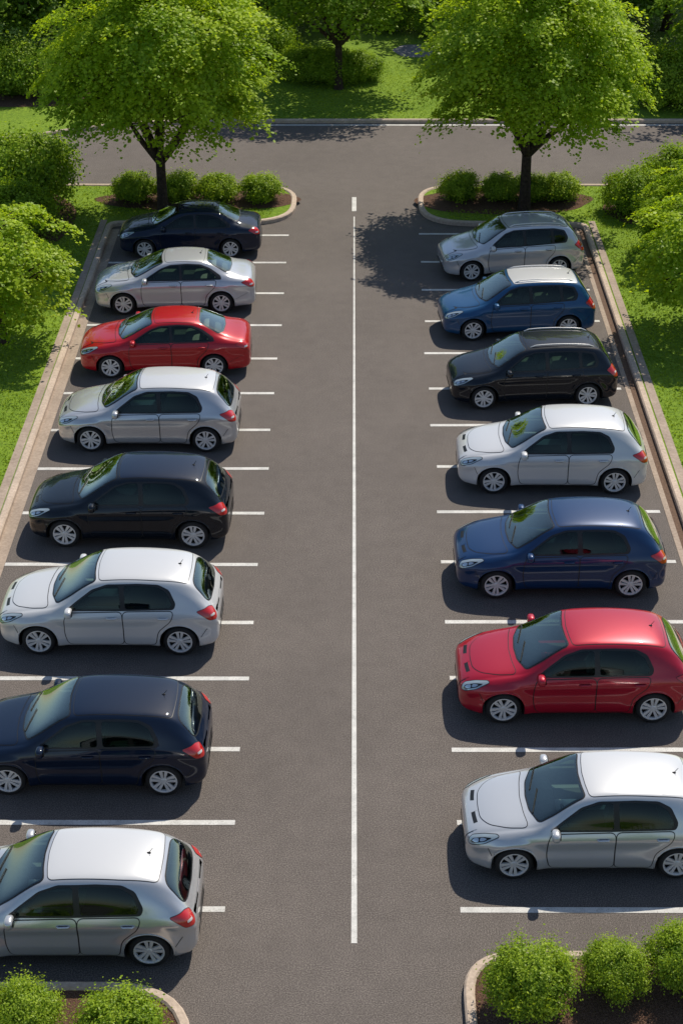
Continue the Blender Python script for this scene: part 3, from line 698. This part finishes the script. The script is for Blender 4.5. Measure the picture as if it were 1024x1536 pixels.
CARS['sedan'] = dict(cab=(1.1,3.5), wheels=(.80,3.45), st=FR+[(1.16,.88,.17,.915,1.045,.715),(1.46,.88,.17,.925,1.21,.665),(1.80,.88,.17,.93,1.375,.605),(2.08,.88,.17,.935,1.43,.59),(2.5,.88,.17,.94,1.45,.585),
        (2.88,.88,.17,.945,1.43,.58),(3.16,.88,.17,.95,1.37,.575),(3.46,.88,.17,.95,1.225,.595),(3.74,.875,.175,.95,1.085,.64),(3.96,.865,.18,.94,1.02,.66),(4.16,.84,.19,.93,.985,.66),(4.28,.80,.21,.88,.945,.63),(4.36,.72,.26,.80,.86,.56),(4.39,.60,.32,.70,.74,.46),(4.39,.15,.46,.55,.58,.1)],
    bonnet=BON, roof=[(1.92,0),(1.94,.30),(1.98,.535),(2.7,.55),(2.99,.525),(3.02,.3),(3.03,0)],
    ws=[(1.0,0),(1.03,.35),(1.15,.67),(1.42,.64),(1.89,.535),(1.85,.3),(1.83,0)], rw=[(3.10,0),(3.10,.35),(3.14,.50),(3.60,.61),(3.70,.45),(3.74,0)],
    surround=[(1.32,.955),(1.52,1.08),(1.84,1.265),(2.10,1.35),(2.55,1.375),(2.92,1.35),(3.18,1.25),(3.46,1.07),(3.48,.985),(2.3,.965)],
    fwin=[(1.41,.982),(1.58,1.09),(1.87,1.25),(2.11,1.32),(2.33,1.337),(2.35,.992)], rwin=[(2.42,.994),(2.40,1.34),(2.66,1.343),(2.88,1.32),(3.11,1.235),(3.32,1.09),(3.36,1.005)],
    fdoor=[(1.36,.27),(1.30,.5),(1.31,.80),(1.36,.92),(2.365,.945),(2.37,.27)], rdoor=[(2.39,.27),(2.385,.945),(3.34,.965),(3.29,.80),(3.05,.56),(3.0,.27)],
    hl=HL, hlc=(.27,-.70,.735), hld=(.45,.75,-.45),
    tl=[(-.22,.05),(-.04,-.09),(.12,-.11),(.15,-.04),(.12,.08),(.0,.11)], tlc=(4.18,-.70,.85), mirror=(1.42,.955), ant=2.90)
CARS['crossover'] = dict(cab=(1.1,3.95), wheels=(.79,3.41), st=FR[:-1]+[(.99,.88,.17,.925,1.02,.70),(1.13,.88,.17,.955,1.085,.715),(1.40,.88,.17,.97,1.28,.67),(1.72,.88,.17,.98,1.475,.625),(2.0,.88,.17,.985,1.535,.615),(2.5,.88,.17,.99,1.56,.615),
        (3.06,.88,.17,1.0,1.55,.61),(3.50,.88,.17,1.005,1.51,.60),(3.73,.875,.175,1.005,1.45,.595),(3.90,.865,.18,.98,1.28,.615),(4.02,.845,.19,.95,1.06,.65),(4.10,.81,.21,.89,.94,.64),(4.17,.74,.26,.80,.84,.58),(4.20,.62,.32,.70,.74,.48),(4.20,.15,.46,.55,.58,.1)],
    bonnet=BON, roof=[(1.86,0),(1.88,.30),(1.92,.565),(3.0,.575),(3.66,.55),(3.68,.3),(3.69,0)],
    ws=[(1.0,0),(1.03,.35),(1.15,.67),(1.38,.65),(1.83,.56),(1.79,.3),(1.77,0)], rw=[(3.76,0),(3.76,.40),(3.80,.53),(3.99,.61),(4.03,.45),(4.05,0)],
    surround=[(1.30,.995),(1.48,1.15),(1.78,1.375),(2.04,1.455),(2.7,1.47),(3.25,1.455),(3.56,1.39),(3.66,1.20),(3.60,1.06),(2.3,1.005)],
    fwin=[(1.39,1.025),(1.54,1.16),(1.82,1.36),(2.06,1.425),(2.30,1.435),(2.32,1.035)], rwin=[(2.41,1.038),(2.39,1.437),(2.95,1.432),(3.13,1.42),(3.17,1.06)],
    qwin=[(3.25,1.07),(3.22,1.41),(3.50,1.365),(3.58,1.20),(3.54,1.10)],
    fdoor=[(1.34,.27),(1.28,.5),(1.29,.84),(1.34,.955),(2.345,.985),(2.35,.27)], rdoor=[(2.37,.27),(2.365,.985),(3.27,1.0),(3.23,.80),(3.01,.56),(2.96,.27)],
    hl=HL, hlc=(.27,-.70,.735), hld=(.45,.75,-.45),
    tl=[(-.20,.06),(-.04,-.14),(.12,-.16),(.15,-.04),(.12,.14),(.0,.16)], tlc=(4.02,-.72,.93), mirror=(1.40,.985), ant=3.50)
protos = {k: make_car(k) for k in CARS}
if any(s_[0] < 8000 for s_ in STATS): raise Exception('BODY '+str(STATS))
for c_ in list(WHEEL.children): bpy.data.objects.remove(c_)
bpy.data.objects.remove(WHEEL)
PAINTED = ('body','bonnet','roof','door','handle','mirror','wheel_arch','tailgate')
def recolor(o, paint, roofp):
    for c_ in o.children:
        b = c_.name.split('.')[0]
        if b in PAINTED:
            c_.material_slots[0].link = 'OBJECT'; c_.material_slots[0].material = roofp if b == 'roof' else paint
        recolor(c_, paint, roofp)
GRP = 'cars parked in the two rows of bays'
cars = [('sedan',215,388,350,387,'navy',None,.95,'dark navy sedan at the far end of the left row under the tree'),
        ('sedan',190,472,330,470,'white_silver',None,1,'silver sedan second from the far end of the left row, behind the red one'),
        ('sedan',171,567,319,565,'red',None,.98,'bright red sedan in the left row with grey wheels'),
        ('hatch',140,677,308,678,'silver','white',1.02,'silver hatchback, sun glare painted on its roof, between the red sedan and a black car'),  # white roof paint imitates sun reflected off the silver roof
        ('hatch',99,820,292,822,'black','navy',1.03,'black hatchback in the middle of the left row between two pale cars'),
        ('hatch',62,981,271,982,'white',None,1.02,'white hatchback third from the near end of the left row'),
        ('hatch',18,1191,245,1192,'navy',None,1.0,'dark navy hatchback second from the near end of the left row'),
        ('hatch',-23,1448,214,1448,'silver','white',.99,'silver hatchback nearest the camera in the left row, cut by the photo edge'),
        ('crossover',704,422,838,415,'white_silver',None,.97,'silver crossover at the far end of the right row beside the tree shade'),
        ('crossover',707,511,851,505,'steel_blue','white',.97,'blue car with a white roof, second from the far end of the right row'),
        ('crossover',725,614,878,609,'black',None,.97,'black crossover in the right row, third from the far end'),
        ('hatch',739,740,919,741,'white',None,1.02,'white hatchback in the middle of the right row between black and dark blue cars'),
        ('hatch',744,897,941,896,'blue',None,1.02,'dark blue hatchback in the right row behind the crimson one'),
        ('hatch',755,1084,974,1083,'crimson',None,1.02,'crimson hatchback second from the near end of the right row'),
        ('hatch',776,1317,1004,1316,'white_silver','white',.98,'pale silver white hatchback nearest the camera in the right row')]
done = set()
for kind, x0, y0, x1, y1, p, rp, sc, lb in cars:
    o = protos[kind] if kind not in done else copy_tree(protos[kind]); done.add(kind)
    a = G(x0, y0); b = G(x1, y1); d = b-a
    rz = math.atan2(d.y, d.x); c_ = (a+b)/2; nrm = Vector((-math.sin(rz), math.cos(rz), 0)); s_ = sc
    q = c_+nrm*.80*s_
    o.location = (q.x, q.y, .004); o.rotation_euler = (0,0,rz); o.scale = (s_,s_,s_)
    recolor(o, PAINT[p], PAINT[rp or p]); tag(o, lb, 'car', GRP)
